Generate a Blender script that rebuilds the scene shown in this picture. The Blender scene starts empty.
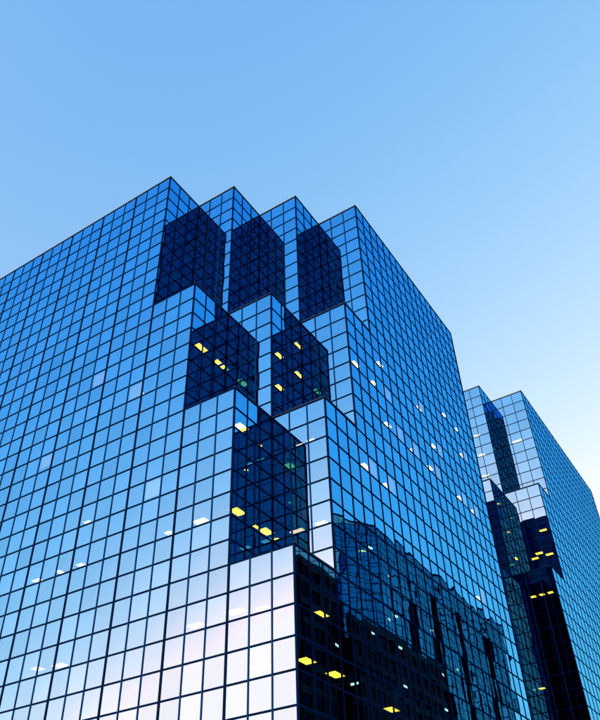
import bpy, bmesh, math, random
from mathutils import Vector, Matrix

# ------------------------------------------------------------------ basics
S = 1.75                      # metres per glazing module
CAM_U = Vector((22.8458, -21.7083, -41.8259))   # camera in modules (z = 0 at the tower roof)
EYE = 1.65
def zw(zu):                   # module height -> metres above the street
    return (zu - CAM_U.z) * S + EYE
def W(x, y, z):
    return Vector((x * S, y * S, zw(z)))

sc = bpy.context.scene
col = sc.collection

# ------------------------------------------------------------------ camera
FPX, YAW, PIT, ROL = 753.9654, 0.5493, 0.6980, -0.0374
fw = Vector((-math.sin(YAW) * math.cos(PIT), math.cos(YAW) * math.cos(PIT), math.sin(PIT)))
r0 = Vector((math.cos(YAW), math.sin(YAW), 0)); u0 = r0.cross(fw)
rt = math.cos(ROL) * r0 + math.sin(ROL) * u0
up = -math.sin(ROL) * r0 + math.cos(ROL) * u0
cd = bpy.data.cameras.new('camera'); cam = bpy.data.objects.new('camera', cd); col.objects.link(cam)
M = Matrix((rt, up, -fw)).transposed().to_4x4(); M.translation = W(*CAM_U)
cam.matrix_world = M
cd.sensor_fit = 'VERTICAL'; cd.sensor_height = 36.0; cd.lens = 36.0 * FPX / 720.0
cd.clip_start = 0.1; cd.clip_end = 20000
sc.camera = cam

# ------------------------------------------------------------------ sky, sun, exposure
SUN_EL, SUN_AZ = math.radians(4.0), math.radians(-158.0)      # azimuth from +Y towards +X
wd = bpy.data.worlds.new('World'); sc.world = wd; wd.use_nodes = True
nt = wd.node_tree; nt.nodes.clear()
out = nt.nodes.new('ShaderNodeOutputWorld'); bg = nt.nodes.new('ShaderNodeBackground')
sky = nt.nodes.new('ShaderNodeTexSky'); sky.sky_type = 'NISHITA'; sky.sun_disc = False
sky.sun_elevation = SUN_EL; sky.sun_rotation = SUN_AZ
sky.altitude = 100; sky.air_density = 1.0; sky.dust_density = 2.5; sky.ozone_density = 3.0
SKY = 0.12
sp = nt.nodes.new('ShaderNodeSeparateColor'); cb = nt.nodes.new('ShaderNodeCombineColor')
nt.links.new(sky.outputs[0], sp.inputs[0])
# colour response of the photograph: red steep, blue nearly saturated
for k, (gam, val, cap) in enumerate([(1.72, 6.35, 30.0), (.84, 1.225, 2.88), (.231, .985, 1.27)]):
    prev = sp.outputs[k]
    for op, arg in (('POWER', gam), ('MULTIPLY', val), ('MINIMUM', cap), ('MULTIPLY', 1 / SKY)):
        m_ = nt.nodes.new('ShaderNodeMath'); m_.operation = op; m_.inputs[1].default_value = arg
        nt.links.new(prev, m_.inputs[0]); prev = m_.outputs[0]
    nt.links.new(prev, cb.inputs[k])
nt.links.new(cb.outputs[0], bg.inputs[0]); bg.inputs[1].default_value = SKY
nt.links.new(bg.outputs[0], out.inputs[0])
sl = bpy.data.lights.new('sun', 'SUN'); sl.energy = 0.8; sl.angle = math.radians(0.5); sl.color = (1.0, 0.85, 0.66)
so = bpy.data.objects.new('sun', sl); col.objects.link(so)
sd = Vector((math.sin(SUN_AZ) * math.cos(SUN_EL), math.cos(SUN_AZ) * math.cos(SUN_EL), math.sin(SUN_EL)))
so.rotation_euler = sd.to_track_quat('Z', 'Y').to_euler(); so.location = (0, 0, 220)
sc.view_settings.view_transform = 'Standard'; sc.view_settings.look = 'None'
sc.view_settings.gamma = 1.0; sc.view_settings.use_curve_mapping = False
sc.view_settings.exposure = 0.0
cy = sc.cycles
cy.max_bounces = 14; cy.glossy_bounces = 8; cy.diffuse_bounces = 2; cy.transmission_bounces = 4
cy.transparent_max_bounces = 12; cy.caustics_reflective = False; cy.caustics_refractive = False
cy.use_denoising = True
cy.sample_clamp_indirect = 20

# ------------------------------------------------------------------ materials
def newmat(name):
    m = bpy.data.materials.new(name); m.use_nodes = True; m.node_tree.nodes.clear()
    return m, m.node_tree.nodes, m.node_tree.links
GLASS_TINT = (0.031, 0.322, 0.80)
def glass_mat(name, tint, clear, bump=0.0):
    m, N, L = newmat(name)
    o = N.new('ShaderNodeOutputMaterial'); g = N.new('ShaderNodeBsdfGlossy'); g.inputs['Roughness'].default_value = 0.0
    inf = N.new('ShaderNodeObjectInfo'); at = N.new('ShaderNodeAttribute'); at.attribute_name = 'pane_tone'
    ad = N.new('ShaderNodeMath'); ad.operation = 'ADD'
    L.new(inf.outputs['Random'], ad.inputs[0]); L.new(at.outputs['Fac'], ad.inputs[1])
    fr = N.new('ShaderNodeMath'); fr.operation = 'FRACT'; L.new(ad.outputs[0], fr.inputs[0])
    mr = N.new('ShaderNodeMapRange'); mr.inputs['To Min'].default_value = 0.93; mr.inputs['To Max'].default_value = 1.06
    L.new(fr.outputs[0], mr.inputs[0])
    mu = N.new('ShaderNodeVectorMath'); mu.operation = 'SCALE'; mu.inputs[0].default_value = tint
    L.new(mr.outputs[0], mu.inputs['Scale']); L.new(mu.outputs[0], g.inputs['Color'])
    if bump:
        tc = N.new('ShaderNodeNewGeometry'); ns = N.new('ShaderNodeTexNoise'); ns.inputs['Scale'].default_value = 0.55
        ns.inputs['Detail'].default_value = 1.0
        L.new(tc.outputs['Position'], ns.inputs['Vector'])
        bp = N.new('ShaderNodeBump'); bp.inputs['Strength'].default_value = 1.0; bp.inputs['Distance'].default_value = bump
        L.new(ns.outputs['Fac'], bp.inputs['Height']); L.new(bp.outputs[0], g.inputs['Normal'])
    if clear:
        t = N.new('ShaderNodeBsdfTransparent'); t.inputs['Color'].default_value = clear
        a = N.new('ShaderNodeAddShader'); L.new(g.outputs[0], a.inputs[0]); L.new(t.outputs[0], a.inputs[1])
        L.new(a.outputs[0], o.inputs[0])
    else:
        L.new(g.outputs[0], o.inputs[0])
    return m
def plain(name, colr, rough=0.6, metal=0.0, var=0.0, scale=2.0, bump=0.0, spec=0.12):
    m, N, L = newmat(name)
    o = N.new('ShaderNodeOutputMaterial'); b = N.new('ShaderNodeBsdfPrincipled')
    b.inputs['Base Color'].default_value = (*colr, 1); b.inputs['Roughness'].default_value = rough
    b.inputs['Metallic'].default_value = metal
    b.inputs['Specular IOR Level'].default_value = spec
    if var:
        tc = N.new('ShaderNodeNewGeometry'); ns = N.new('ShaderNodeTexNoise'); ns.inputs['Scale'].default_value = scale
        ns.inputs['Detail'].default_value = 6
        L.new(tc.outputs['Position'], ns.inputs['Vector'])
        mx = N.new('ShaderNodeMix'); mx.data_type = 'RGBA'
        mx.inputs['A'].default_value = (*[c * (1 - var) for c in colr], 1)
        mx.inputs['B'].default_value = (*[min(1, c * (1 + var)) for c in colr], 1)
        L.new(ns.outputs['Fac'], mx.inputs['Factor']); L.new(mx.outputs['Result'], b.inputs['Base Color'])
        if bump:
            bp = N.new('ShaderNodeBump'); bp.inputs['Distance'].default_value = bump
            L.new(ns.outputs['Fac'], bp.inputs['Height']); L.new(bp.outputs[0], b.inputs['Normal'])
    L.new(b.outputs[0], o.inputs[0])
    return m
def emit(name, colr, st):
    m, N, L = newmat(name)
    o = N.new('ShaderNodeOutputMaterial'); e = N.new('ShaderNodeEmission')
    e.inputs[0].default_value = (*colr, 1); e.inputs[1].default_value = st; L.new(e.outputs[0], o.inputs[0])
    return m
MAT = dict(
    glass=glass_mat('blue_mirror_glass', GLASS_TINT, (0.10, 0.11, 0.12, 1), 0.0025),
    glass_op=glass_mat('blue_mirror_spandrel_glass', GLASS_TINT, None, 0.0025),
    glass_warmed=glass_mat('reflection_warmed_glass', (0.75, 0.72, 0.38), None, 0.004),  # warm tint put into the chamfer glass to cancel blue from repeated reflections
    glass_block=glass_mat('blue_grey_glass', (0.15, 0.31, 0.34), None, 0.004),
    glass_grey=glass_mat('grey_mirror_glass', (0.30, 0.28, 0.21), None, 0.004),
    glass_dark=glass_mat('smoked_glass', (0.028, 0.034, 0.06), None, 0.004),
    glass_black=glass_mat('black_glass', (0.008, 0.010, 0.016), None, 0.004),
    mullion=plain('sky_tinted_aluminium', (0.001, 0.06, 0.28), 0.6, spec=0.0),  # thin bars: blue of the reflected sky put into the base colour
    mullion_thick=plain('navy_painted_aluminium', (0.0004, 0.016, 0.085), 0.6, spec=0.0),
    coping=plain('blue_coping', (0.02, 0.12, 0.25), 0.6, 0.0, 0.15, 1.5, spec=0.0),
    coping_halo=plain('roof_edge_halo', (0.07, 0.42, 0.62), 0.6, 0.0, 0.15, 1.5, spec=0.0),  # pale colour paints the bright halo line along the top roof edge
    roof=plain('grey_roof_gravel', (0.16, 0.16, 0.17), 0.9, 0, 0.3, 3),
    slab=plain('dim_ceiling_board', (0.07, 0.07, 0.075), 0.9),
    core=plain('dim_core_wall', (0.05, 0.05, 0.055), 0.9),
    lamp=emit('lit_ceiling_panel', (1.0, 0.70, 0.06), 13.0),
    lamp_soft=emit('lit_ceiling_panel_soft', (1.0, 0.80, 0.42), 8.0),
    blind=emit('backlit_blind', (1.0, 0.84, 0.78), 1.1),
    lamp_housing=plain('lamp_housing_white', (0.5, 0.5, 0.48), 0.5),
    lit_window=emit('lit_window_amber', (1.0, 0.22, 0.07), 18.0),
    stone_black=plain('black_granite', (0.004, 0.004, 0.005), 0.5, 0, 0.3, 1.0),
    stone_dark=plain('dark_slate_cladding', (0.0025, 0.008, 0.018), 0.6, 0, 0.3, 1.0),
    asphalt=plain('asphalt', (0.05, 0.05, 0.052), 0.85, 0, 0.25, 6, 0.01),
    paving=plain('concrete_paving', (0.28, 0.27, 0.26), 0.8, 0, 0.2, 4, 0.005),
    ground=plain('city_ground', (0.12, 0.12, 0.12), 0.9, 0, 0.3, 0.2),
    kerb=plain('granite_kerb', (0.32, 0.32, 0.32), 0.7, 0, 0.2, 5),
    paint=plain('road_paint', (0.75, 0.75, 0.72), 0.6, 0, 0.1, 8),
)

# ------------------------------------------------------------------ helpers
def link(name, me, parent=None, mat=None):
    o = bpy.data.objects.new(name, me); col.objects.link(o)
    if parent: o.parent = parent
    if mat and me and not me.materials: me.materials.append(mat)
    return o
def thing(name, label, cat, loc=(0, 0, 0), group=None):
    o = bpy.data.objects.new(name, None); col.objects.link(o); o.location = loc; o.empty_display_size = 2
    o['label'] = label; o['category'] = cat
    if group: o['group'] = group
    return o
def mesh(name, verts, faces, mat=None, smooth=False):
    me = bpy.data.meshes.new(name); me.from_pydata([tuple(v) for v in verts], [], faces)
    if mat: me.materials.append(mat)
    if smooth: me.polygons.foreach_set('use_smooth', [True] * len(me.polygons))
    me.update(); return me
CUBE_F = [(0, 3, 2, 1), (4, 5, 6, 7), (0, 1, 5, 4), (1, 2, 6, 5), (2, 3, 7, 6), (3, 0, 4, 7)]
def box_vf(lo, hi, off=0):
    (a, b, c), (d, e, f) = lo, hi
    v = [(a, b, c), (d, b, c), (d, e, c), (a, e, c), (a, b, f), (d, b, f), (d, e, f), (a, e, f)]
    return v, [tuple(i + off for i in q) for q in CUBE_F]
def boxes_mesh(name, boxes, mat):
    V, F = [], []
    for lo, hi in boxes:
        v, f = box_vf(lo, hi, len(V)); V += v; F += f
    return mesh(name, V, F, mat)
_unit = {}
def unit_cube(mat):
    if mat.name not in _unit:
        _unit[mat.name] = boxes_mesh('bar', [((-.5, -.5, -.5), (.5, .5, .5))], mat)
    return _unit[mat.name]
def bar(name, lo, hi, mat, parent, base):
    """a shared unit cube placed as a bar between two world corners"""
    o = link(name, unit_cube(mat), parent)
    o.location = Vector([(a + b) / 2 for a, b in zip(lo, hi)]) - base
    o.scale = [b - a for a, b in zip(lo, hi)]
    return o
def prism(name, pts, z0, z1, mat, parent=None, base=Vector()):
    n = len(pts)
    V = [(x - base.x, y - base.y, z0 - base.z) for x, y in pts] + [(x - base.x, y - base.y, z1 - base.z) for x, y in pts]
    F = [tuple(range(n - 1, -1, -1)), tuple(range(n, 2 * n))] + [(i, (i + 1) % n, n + (i + 1) % n, n + i) for i in range(n)]
    return link(name, mesh(name, V, F, mat), parent)
def inset(pts, d):
    n = len(pts); r = []
    for i in range(n):
        p0, p1, p2 = Vector(pts[i - 1]), Vector(pts[i]), Vector(pts[(i + 1) % n])
        e1 = (p1 - p0).normalized(); e2 = (p2 - p1).normalized()
        n1 = Vector((-e1.y, e1.x)); n2 = Vector((-e2.y, e2.x))
        b = (n1 + n2); b = b / max(1e-6, b.length_squared) * 2
        r.append(tuple(p1 + b * d))
    return r

# pane: local X along the face, Z up, -Y outwards; unit size, softly pillowed
def pane_mesh(k, bulge, mat):
    n = 4; V = []; F = []
    for j in range(n + 1):
        for i in range(n + 1):
            x, z = i / n - .5, j / n - .5
            V.append((x, -bulge * (1 - 4 * x * x) * (1 - 4 * z * z), z))
    for j in range(n):
        for i in range(n):
            a = j * (n + 1) + i; F.append((a, a + 1, a + n + 2, a + n + 1))
    me = mesh('pane', V, F, mat, True)
    return me
BULGES = [0.0018, 0.0008, -0.0011, 0.0026, 0.0004, -0.0019, 0.0013, -0.0006]
PANES = {g: [pane_mesh(k, b, MAT[g]) for k, b in enumerate(BULGES)] for g in ('glass', 'glass_op', 'glass_dark')}

def project(p):
    d = p - M.translation; w = d.dot(fw)
    if w <= 0: return None
    return (300 + FPX * d.dot(rt) / w, 360 - FPX * d.dot(up) / w)

# ------------------------------------------------------------------ stepped towers
A_, B_, C_, H_ = 11.8535, 20.4311, 29.0896, 1.1241
FIRST_END = 25.157
def build_tower(label, off, k_, zs, ntier, west, north, cols_n, lights, blinds, hidden, seed):
    rng = random.Random(seed)
    ox, oy, oz = off
    rows = [-A_ * i / 11 for i in range(11)] + [-A_ - (B_ - A_) * i / 8 for i in range(8)] + [-B_ - (C_ - B_) * i / 8 for i in range(8)]
    rows = [oz + zs * z for z in rows]
    z = oz - zs * C_; ground_u = CAM_U.z - EYE / S
    while z > ground_u + 0.15:
        rows.append(z); z -= H_ * zs
    nrow = len(rows) - 1
    Z = [zw(r) for r in rows]
    xs = list(range(west, 10)); ys = list(range(0, 10)) + [9 + (north - 9) * k / cols_n for k in range(1, cols_n + 1)]
    base = Vector((ox * S, oy * S, 0))
    X = lambda x: (x * k_ + ox) * S
    Y = lambda y: (y * k_ + oy) * S
    root = thing('office_tower', label, 'building', base, 'stepped mirror glass towers')
    tiers = []
    for t, (r0_, r1_) in enumerate([(0, 11), (11, 19), (19, 27), (27, nrow)][:ntier]):
        if t == ntier - 1: r1_ = nrow
        # staircase corner, front (y = 0) to right side (x = 9)
        k = 3 - t
        pts = [(west, 0), (9 - 3 * k, 0)]
        for s_ in range(k):
            x = 9 - 3 * k + 3 * s_; y = 3 * (s_ + 1)
            pts += [(x, y), (x + 3, y)]
        pts += [(9, north), (west, north)]
        tiers.append((r0_, r1_, pts))
    panes = []          # (centre, width, height, angle)
    vert = {}           # (kind, fixed, pos) -> row spans
    post = {}
    hor = []
    for r0_, r1_, pts in tiers:
        for i, p in enumerate(pts):
            q = pts[(i + 1) % len(pts)]
            post.setdefault(p, []).append((r0_, r1_))
            if p[1] == q[1]:
                grid = [x for x in xs if min(p[0], q[0]) <= x <= max(p[0], q[0])]; fix = p[1]
                ang = 0.0 if q[0] > p[0] else math.pi
                key = 'h'
            else:
                grid = [y for y in ys if min(p[1], q[1]) - 1e-6 <= y <= max(p[1], q[1]) + 1e-6]; fix = p[0]
                ang = math.pi / 2 if q[1] > p[1] else -math.pi / 2
                key = 'v'
            for g in grid[1:-1]: vert.setdefault((key, fix, g, ang), []).append((r0_, r1_))
            for r in range(r0_, r1_ + 1): hor.append((key, fix, grid[0], grid[-1], ang, r, r == r0_))
            for r in range(r0_, r1_):
                for g0, g1 in zip(grid, grid[1:]):
                    m_ = (g0 + g1) / 2
                    cx, cyy = (X(m_), Y(fix)) if key == 'h' else (X(fix), Y(m_))
                    panes.append((Vector((cx, cyy, (Z[r] + Z[r + 1]) / 2)), (g1 - g0) * S * k_, Z[r] - Z[r + 1], ang, 'glass_dark' if ang == math.pi else 'glass_op' if r % 2 else 'glass'))
    # the 300 panes that show largest are objects of their own
    def shown(p):
        c, w, h, ang, g_ = p
        nrm = Vector((math.sin(ang), -math.cos(ang), 0))
        v = M.translation - c
        if v.dot(nrm) <= 0 or hidden(c): return 0
        s_ = project(c)
        if s_ is None or not (-8 < s_[0] < 608 and -8 < s_[1] < 728): return 0
        return w * h * v.dot(nrm) / v.length ** 3
    order = sorted(range(len(panes)), key=lambda i: -shown(panes[i]))
    V, F, T, MI = [], [], [], []
    for n_, i in enumerate(order):
        c, w, h, ang, g_ = panes[i]
        R = Matrix.Rotation(ang, 4, 'Z') @ Matrix.Rotation(rng.gauss(0, 0.0017), 4, 'X') @ Matrix.Rotation(rng.gauss(0, 0.0017), 4, 'Z')
        me = PANES[g_][rng.randrange(len(BULGES))]
        mw = Matrix.Translation(c - base) @ R @ Matrix.Diagonal((w, 1, h, 1))
        if n_ < 300 and shown(panes[i]) > 0:
            o = link('pane', me, root); o.matrix_local = mw
        else:
            b0 = len(V); V += [mw @ v.co for v in me.vertices]
            F += [tuple(b0 + k for k in p.vertices) for p in me.polygons]
            T += [rng.random()] * len(me.vertices); MI += [('glass', 'glass_op', 'glass_dark').index(g_)] * len(me.polygons)
    g = link('glazing', mesh('glazing', V, F, MAT['glass'], True), root); g['kind'] = 'stuff'
    for g_ in ('glass_op', 'glass_dark'): g.data.materials.append(MAT[g_])
    g.data.polygons.foreach_set('material_index', MI)
    at = g.data.attributes.new('pane_tone', 'FLOAT', 'POINT'); at.data.foreach_set('value', T)

    def merge(sp):
        sp = sorted(sp); r = [list(sp[0])]
        for a, b in sp[1:]:
            if a <= r[-1][1]: r[-1][1] = max(b, r[-1][1])
            else: r.append([a, b])
        return r
    for (key, fix, g, ang), sp in vert.items():
        for a, b in merge(sp):
            thick = abs(g - round(g)) < 1e-6 and round(g) % 3 == 0 and key == 'h'
            w = 0.085 if thick else 0.052
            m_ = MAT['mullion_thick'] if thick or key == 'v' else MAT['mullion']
            if key == 'h': lo, hi = (X(g) - w, Y(fix) - .045, Z[b]), (X(g) + w, Y(fix) + .05, Z[a])
            else: lo, hi = (X(fix) - .05, Y(g) - w, Z[b]), (X(fix) + .045, Y(g) + w, Z[a])
            bar('mullion', lo, hi, m_, root, base)
    for (x, y), sp in post.items():
        for a, b in merge(sp):
            bar('corner_post', (X(x) - .07, Y(y) - .07, Z[b] + .01), (X(x) + .07, Y(y) + .07, Z[a] + .004), MAT['mullion_thick'], root, base)
    done = set()
    for key, fix, g0, g1, ang, r, top in hor:
        hk = (key, fix, r)
        if hk in done: continue
        # widest run on this plane at this row
        run = [h for h in hor if h[0] == key and h[1] == fix and h[5] == r]
        lo_, hi_ = min(h[2] for h in run), max(h[3] for h in run)
        done.add(hk)
        w = 0.06
        if key == 'h': lo, hi = (X(lo_), Y(fix) - .04, Z[r] - w), (X(hi_), Y(fix) + .046, Z[r] + w)
        else: lo, hi = (X(fix) - .046, Y(lo_), Z[r] - w), (X(fix) + .04, Y(hi_), Z[r] + w)
        bar('transom', lo, hi, MAT['mullion_thick'], root, base)
    # roofs, copings, floors, core
    for t, (r0_, r1_, pts) in enumerate(tiers):
        wp = [(X(x), Y(y)) for x, y in pts]
        prism('roof', inset(wp, .12), Z[r0_] - .30, Z[r0_] - .02, MAT['roof'], root, base)
        for i in range(len(wp)):
            p, q = wp[i], wp[(i + 1) % len(wp)]
            if t and (pts[i][0] == west or pts[(i + 1) % len(pts)] == (west, north)): continue
            lo = (min(p[0], q[0]) - .075, min(p[1], q[1]) - .075, Z[r0_] + .072); hi = (max(p[0], q[0]) + .075, max(p[1], q[1]) + .075, Z[r0_] + .072 + (.10 if t == 0 else .05) + .003 * i)
            if t:      # only where this tier stands out from the one above
                if pts[i][1] == 0 and pts[(i + 1) % len(pts)][1] == 0: lo = (X(9 - 3 * (4 - t)), lo[1], lo[2])
                if pts[i][0] == 9 and pts[(i + 1) % len(pts)][0] == 9: hi = (hi[0], Y(3 * (4 - t)), hi[2])
            bar('coping', lo, hi, MAT['coping' if t else 'coping_halo'], root, base)
        for r in range(r0_ + (r0_ % 2), r1_, 2):
            if r == 0: continue
            prism('floor_slab', inset(wp, .30), Z[r] - .40 * (Z[r] - Z[r + 1]), Z[r] + .12, MAT['slab'], root, base)
    bar('core', (X(west + 6), Y(9.6), 0.02), (X(-1.5), Y(north - 5), Z[0] - .5), MAT['core'], root, base)
    bar('plinth', (X(west) - .02, Y(0) - .02, 0), (X(9) + .02, Y(north) + .02, Z[-1] - .075), MAT['stone_black'], root, base)
    # lit ceiling panels: (face, plane, position along the face, row seen, depth per metre of height)
    for face, plane, pos, row, slope, ln, dp in lights:
        ce = 2 * math.floor((row - 0.17) / 2)
        r_i = int(math.floor(row)); zr = Z[r_i] + (Z[r_i + 1] - Z[r_i]) * (row - r_i)
        zc = Z[ce] - .40 * (Z[ce] - Z[ce + 1]) - .04
        P = Vector((X(pos), Y(plane), zr)) if face == 'A' else Vector((X(plane), Y(pos), zr))
        d_ = P - M.translation; c = P + d_ * max(0.0, (zc - zr) / d_.z)
        if face == 'A': c.y = max(c.y, Y(plane) + .12 + dp / 2 + .06)
        else: c.x = min(c.x, X(plane) - .12 - dp / 2 - .06)
        hx, hy = (ln / 2, dp / 2) if face == 'A' else (dp / 2, ln / 2)
        lo, hi = (c.x - hx, c.y - hy, zc - .05), (c.x + hx, c.y + hy, zc + .035)
        h = bar('ceiling_light', (lo[0] - .05, lo[1] - .05, lo[2] + .012), (hi[0] + .05, hi[1] + .05, hi[2]), MAT['lamp_housing'], root, base)
        d = link('diffuser', boxes_mesh('diffuser', [(lo, (hi[0], hi[1], lo[2] + .03))], MAT['lamp_soft' if face == 'A' and ntier == 4 else 'lamp']), h)
        d.matrix_parent_inverse = (Matrix.Translation(h.location + base) @ Matrix.Diagonal((*h.scale, 1))).inverted()
    for face, plane, c0, r, part in blinds:
        m0, m1 = c0 + .05, c0 + .95
        lo_z, hi_z = Z[r] - (Z[r] - Z[r + 1]) * part, Z[r] - .09
        if face == 'A': lo, hi = (X(m0), Y(plane) + .13, lo_z), (X(m1), Y(plane) + .15, hi_z)
        else: lo, hi = (X(plane) - .15, Y(m0), lo_z), (X(plane) - .13, Y(m1), hi_z)
        bar('window_blind', lo, hi, MAT['blind'], root, base)
    return root

def LT(face, plane, items, ln=1.15, dp=.75):
    return [(face, plane, i[0], i[1], i[2], i[3] if len(i) > 3 else ln, i[4] if len(i) > 4 else dp) for i in items]
main_lights = (
    LT('B', 3, [(.85, 14.78, .77, 1.3), (2.2, 14.84, .77, .7), (2.68, 14.86, .77, .45)]) +
    LT('B', 6, [(3.55, 14.91, .65, .95), (5.48, 12.98, .61), (5.44, 14.95, .66), (6.15, 14.97, .66, .6), (3.55, 16.9, .71, .95), (.68, 20.62, .86), (.68, 24.54, 1.09), (2.5, 24.72, 1.11), (1.78, 24.8, 1.19, .6, .3), (2.02, 20.9, .91, .35, .25), (3.4, 24.74, 1.1, .6, .4), (1.23, 22.31, .95, .3, .25)]) +
    LT('A', 3, [(7.3, 24.9, 1.66), (8.15, 20.92, 1.28, .7, .4), (7.55, 20.95, 1.29, .6, .4), (8.5, 24.9, 1.65, .9)]) +
    LT('A', 0, [(-.27, 16.6, .89, .5), (4.46, 24.83, 1.44), (2.8, 24.87, 1.44, .6), (-2.32, 22.95, 1.27, .7), (-2.31, 24.9, 1.46, .7), (-5.12, 24.9, 1.46, .9), (-3.7, 24.85, 1.46, .5), (-2.65, 28.82, 2.03), (-4.0, 28.7, 2.0, .8), (4.53, 28.79, 2.02), (6.4, 28.71, 2.01, 1.3), (7.61, 28.87, 2.04, .9), (7.49, 30.65, 2.52, 1.4)]) +
    LT('B', 9, [(6.43, 14.95, .54), (9.56, 12.98, .50), (8.42, 14.95, .54, .8), (9.61, 16.95, .59), (12.84, 16.95, .59, 1.3), (14.8, 12.98, .50), (19.25, 11.0, .46, .9), (21.38, 11.0, .47, .9), (16.12, 14.95, .54, 1), (14.96, 16.97, .59), (21.44, 13.0, .5), (6.55, 20.85, .72, 1.3, .6), (8.7, 20.9, .72, 1.3, .6), (19.31, 16.98, .6), (21.5, 16.98, .6), (19.38, 22.98, .85), (2.57, 30.58, 1.59, 1.3), (6.75, 30.85, 1.65, 1.3), (.59, 30.62, 1.55, 1.2), (1.64, 28.9, 1.32, 1.2)]))
main_blinds = [('B', 9, 7, 20, .9), ('B', 9, 9, 20, .9), ('B', 9, 11.02, 16, .8), ('B', 9, 16.07, 16, .9), ('B', 9, 20.1, 22, .95), ('B', 9, 17.08, 14, .9), ('B', 9, 13.04, 16, .8), ('B', 9, 10.01, 14, .7), ('B', 9, 22.12, 16, .9), ('B', 9, 20.1, 16, .8), ('B', 9, 15.06, 12, .6), ('B', 9, 22.12, 12, .7), ('A', 0, -4, 14, .8), ('A', 0, -1, 16, .9), ('A', 0, -7, 18, .7), ('A', 0, 1, 22, .8)]
twin_blinds = []
twin_lights = (
    LT('A', 6, [(8.43, 14.86, 2.06), (7.64, 16.4, 2.18), (7.27, 16.85, 2.23), (8.45, 16.82, 2.2), (4.85, 4.9, 1.49, 1.1), (4.88, 6.86, 1.58), (4.87, 8.9, 1.68)]) +
    LT('A', 3, [(7.24, 20.75, 2.5, .75), (7.89, 20.75, 2.5, .75), (8.5, 20.75, 2.49, .75), (6.4, 26.6, 3.5, .8)]) +
    LT('A', 9, [(7.5, 4.87, 1.57, 1.8, .8), (8.0, 10.9, 1.7)]) +
    LT('B', 6, [(5.0, 16.9, .61), (3.6, 12.9, .6, .5), (4.6, 14.9, .6, .5)]))

TWIN = 1.1481          # the farther tower has a slightly larger glazing module
def hid_main(c): return False
def hid_twin(c):
    x = c.x / S
    if x > 8.95: return False
    k = (9 - CAM_U.x) / (x - CAM_U.x); y = CAM_U.y + k * (c.y / S - CAM_U.y)
    return y < FIRST_END
build_tower('blue mirror glass office tower with stepped notched corner, the larger and closer of the two',
            (0, 0, 0), 1.0, 1.0, 4, -24, FIRST_END, 16, main_lights, main_blinds, hid_main, 11)
build_tower('blue mirror glass tower standing farther down the street, partly hidden behind the larger tower',
            tuple(CAM_U[i] + TWIN * (v - CAM_U[i]) for i, v in enumerate((1.786, 28.686, 1.10))), TWIN, 0.96874 * TWIN, 3, -20, 32.0, 23, twin_lights, twin_blinds, hid_twin, 23)

# ------------------------------------------------------------------ neighbours across the street (seen in the mirror glass)
def grid_block(root, base, pts, z0, z1, module, glass, bar_m, seed, rowm=1.08, bw=.06, other=None, at_edges=()):
    """gridded glass skin round a footprint (world metres)"""
    rng = random.Random(seed); V, F, T, MI = [], [], [], []
    n = len(pts); src = pane_mesh(0, 0.002, glass); rows = max(1, round((z1 - z0) / (module * rowm))); rh = (z1 - z0) / rows
    BV, BF = [], []
    def obar(p, d, a, b, c0, c1, thick):
        nrm = Vector((d.y, -d.x, 0))
        v = []
        for zz in (c0, c1):
            for (l, o) in ((a, -thick), (b, -thick), (b, thick), (a, thick)):
                w = Vector((p.x, p.y, 0)) + Vector((d.x, d.y, 0)) * l - nrm * o; v.append((w.x - base.x, w.y - base.y, zz))
        o_ = len(BV); BV.extend(v); BF.extend([tuple(i + o_ for i in q) for q in CUBE_F])
    for i in range(n):
        p, q = Vector(pts[i]), Vector(pts[(i + 1) % n]); ln = (q - p).length; d = (q - p) / ln
        nc = max(1, round(ln / module)); cw = ln / nc; ang = math.atan2(d.y, d.x)
        for c in range(nc + 1): obar(p, d, c * cw - bw, c * cw + bw, z0, z1, .05)
        for r in range(rows + 1): obar(p, d, 0, ln, z0 + r * rh - bw, z0 + r * rh + bw, .044)
        for r in range(rows):
            for c in range(nc):
                m_ = p + d * (c + .5) * cw
                mw = Matrix.Translation((m_.x - base.x, m_.y - base.y, z0 + (r + .5) * rh)) @ Matrix.Rotation(ang + rng.gauss(0, .002), 4, 'Z') @ Matrix.Rotation(rng.gauss(0, .002), 4, 'X') @ Matrix.Diagonal((cw, 1, rh, 1))
                b0 = len(V); V += [mw @ v.co for v in src.vertices]; F += [tuple(b0 + k for k in f.vertices) for f in src.polygons]; T += [rng.random()] * len(src.vertices); MI += [int(i in at_edges)] * len(src.polygons)
    g = link('glazing', mesh('glazing', V, F, glass, True), root); g['kind'] = 'stuff'
    g.data.attributes.new('pane_tone', 'FLOAT', 'POINT').data.foreach_set('value', T)
    if other:
        g.data.materials.append(other); g.data.polygons.foreach_set('material_index', MI)
    b = link('mullion_grid', mesh('mullion_grid', BV, BF, bar_m), root); b['kind'] = 'stuff'

def upts(l): return [(x * S, y * S) for x, y in l]
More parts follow.
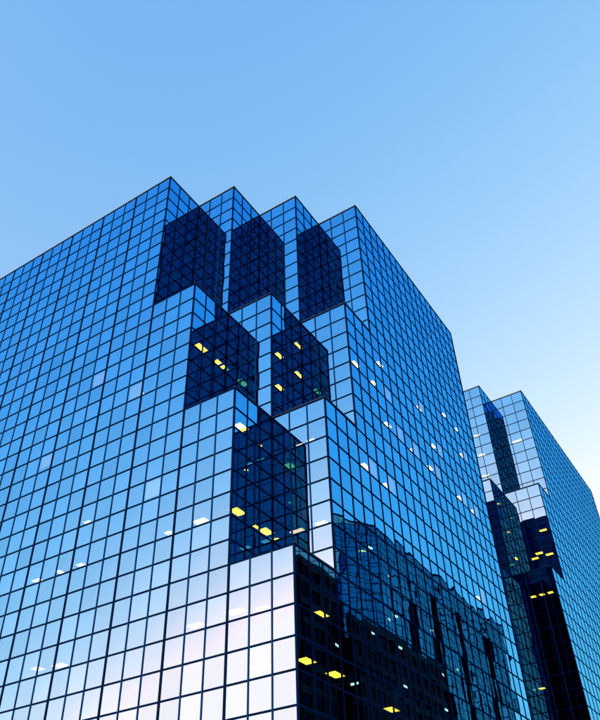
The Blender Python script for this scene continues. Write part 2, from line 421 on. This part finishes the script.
# chamfered glass block with dark vertical slots
b0 = Vector((28 * S, 60 * S, 0))
chb = thing('glass_office_block', 'blue glass office block with chamfered corner and dark vertical slots, reflected in the tower side', 'building', b0)
foot = [(28, 84.5), (28, 77.8), (29.6, 77.8), (29.6, 75.9), (28, 75.9), (28, 68.3), (29.6, 68.3), (29.6, 66.2), (28, 66.2), (28, 61.2), (29.6, 61.2), (29.6, 59.2), (28, 59.2), (28, 54.6), (29.6, 54.6), (29.6, 52.6), (28, 52.6), (28, 46.4), (30.2, 41.5), (34, 38.2), (56, 38.2), (56, 84.5)]
cap = [(28, 84.5)] + foot[17:]
grid_block(chb, b0, upts(foot), 0.0, zw(-6.2), S, MAT['glass_block'], MAT['mullion_thick'], 5, other=MAT['glass_warmed'], at_edges=(17,))
grid_block(chb, b0, upts(cap), zw(-6.2) + .002, zw(-3.1), S, MAT['glass_block'], MAT['mullion_thick'], 8, other=MAT['glass_warmed'], at_edges=(1,))
prism('roof', inset(upts(cap), .2), zw(-3.1) - .5, zw(-3.1) - .1, MAT['roof'], chb, b0)
prism('coping', inset(upts(cap), -.06), zw(-3.1) + .07, zw(-3.1) + .32, MAT['mullion_thick'], chb, b0)
for y0, y1 in ((75.9, 77.8), (66.2, 68.3), (59.2, 61.2), (52.6, 54.6)):
    bar('slot_lining', (29.0 * S, y0 * S + .06, 0), (29.5 * S, y1 * S - .06, zw(-6.3)), MAT['stone_black'], chb, b0)
for k, (y, z) in enumerate([(48.3, -8), (49.2, -12), (47.4, -13), (44.6, -6), (50.6, -16), (58, -11), (63.5, -14)]):
    bar('lit_window', (27.93 * S, y * S, zw(z)), (27.955 * S, y * S + 1.0, zw(z) + .35), MAT['lit_window'], chb, b0)

def slab_block(name, label, pts, z1, wall, rows, glass, lit, seed, face_mod=1.6, base=None):
    """stone clad block with punched window recesses all round"""
    rng = random.Random(seed)
    wp = upts(pts); cxy = Vector(((wp[0][0] + wp[2][0]) / 2, (wp[0][1] + wp[2][1]) / 2, 0))
    root = thing(name, label, 'building', cxy)
    prism('wall', inset(wp, .35), 0, z1 - .05, wall, root, cxy)
    h = z1 / rows; V, F = [], []; G, GF = [], []; Lb = []
    def add(Vl, Fl, p, d, a, b, c0, c1, o0, o1):
        nrm = Vector((d.y, -d.x))
        o_ = len(Vl)
        for zz in (c0, c1):
            for (l, o) in ((a, o1), (b, o1), (b, o0), (a, o0)):
                w = p + d * l + nrm * o; Vl.append((w.x - cxy.x, w.y - cxy.y, zz))
        Fl.extend([tuple(i + o_ for i in q) for q in CUBE_F])
    for i in range(4):
        p, q = Vector(wp[i]), Vector(wp[(i + 1) % 4]); ln = (q - p).length; d = (q - p) / ln
        nc = max(1, round(ln / (face_mod * S))); cw = ln / nc
        for c in range(nc + 1):
            e = .32 if 0 < c < nc else .4
            add(V, F, p, d, max(0, c * cw - e), min(ln, c * cw + e), 0, z1, -.345, 0)
        for r in range(rows + 1):
            add(V, F, p, d, .41, ln - .41, max(0, r * h - .55), min(z1 - .06, r * h + .55), -.343, -.06)
        for r in range(rows):
            for c in range(nc):
                if rng.random() < lit: Lb.append((i, p, d, c * cw + .5, c * cw + .5 + rng.uniform(.5, cw - 1.0), (r + 1) * h - .95, (r + 1) * h - .6))
                add(G, GF, p, d, c * cw + .321, (c + 1) * cw - .321, r * h + .551, (r + 1) * h - .551, -.349, -.27)
    o = link('frame_grid', mesh('frame_grid', V, F, wall), root); o['kind'] = 'stuff'
    o = link('window_panes', mesh('window_panes', G, GF, glass), root); o['kind'] = 'stuff'
    for i, p, d, a, b, c0, c1 in Lb:
        LV, LF = [], []; add(LV, LF, p, d, a, b, c0, c1, -.268, -.255)
        link('lit_window', mesh('lit_window', LV, LF, MAT['lit_window']), root)
    prism('parapet', inset(wp, .1), z1 + .002, z1 + .7, wall, root, cxy)
    return root
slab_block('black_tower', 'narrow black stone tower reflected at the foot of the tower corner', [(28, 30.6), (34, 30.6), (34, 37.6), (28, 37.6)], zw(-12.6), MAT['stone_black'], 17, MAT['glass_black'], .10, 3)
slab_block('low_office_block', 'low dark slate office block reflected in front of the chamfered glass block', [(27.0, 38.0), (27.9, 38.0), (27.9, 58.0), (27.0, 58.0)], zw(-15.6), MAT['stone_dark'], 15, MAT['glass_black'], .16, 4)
hb = Vector((36 * S, -44 * S, 0))
hr = thing('high_rise', 'tall grey glass high rise mirrored as the dark notches of the stepped towers', 'building', hb)
hf = upts([(27.3, -56), (46, -56), (46, -32), (27.3, -32)])
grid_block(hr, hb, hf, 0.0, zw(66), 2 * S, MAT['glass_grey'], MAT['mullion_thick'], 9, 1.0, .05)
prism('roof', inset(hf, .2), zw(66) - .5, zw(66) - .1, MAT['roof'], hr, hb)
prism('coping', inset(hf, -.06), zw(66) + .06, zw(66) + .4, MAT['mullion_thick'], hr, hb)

# ------------------------------------------------------------------ street level
def setting(name, me): 
    o = link(name, me); o['kind'] = 'structure'; return o
setting('ground', mesh('ground', [(-6000, -6000, -.16), (6000, -6000, -.16), (6000, 6000, -.16), (-6000, 6000, -.16)], [(0, 1, 2, 3)], MAT['ground']))
setting('road', mesh('road', [(12.2 * S, -700, -.13), (19.6 * S, -700, -.13), (19.6 * S, 900, -.13), (12.2 * S, 900, -.13)], [(0, 1, 2, 3)], MAT['asphalt']))
setting('pavement', boxes_mesh('pavement', [((-32 * S, -40, -.15), (12.0 * S, 150, -.004))], MAT['paving']))
setting('pavement', boxes_mesh('pavement', [((19.8 * S, -150, -.15), (60 * S, 200, -.004))], MAT['paving']))
setting('kerb', boxes_mesh('kerb', [((12.0 * S, -40, -.15), (12.19 * S, 150, -.002))], MAT['kerb']))
setting('kerb', boxes_mesh('kerb', [((19.61 * S, -150, -.15), (19.8 * S, 200, -.002))], MAT['kerb']))
setting('lane_marking', boxes_mesh('lane_marking', [((15.85 * S, -140 + 9 * k, -.128), (15.93 * S, -136.5 + 9 * k, -.126)) for k in range(36)], MAT['paint']))
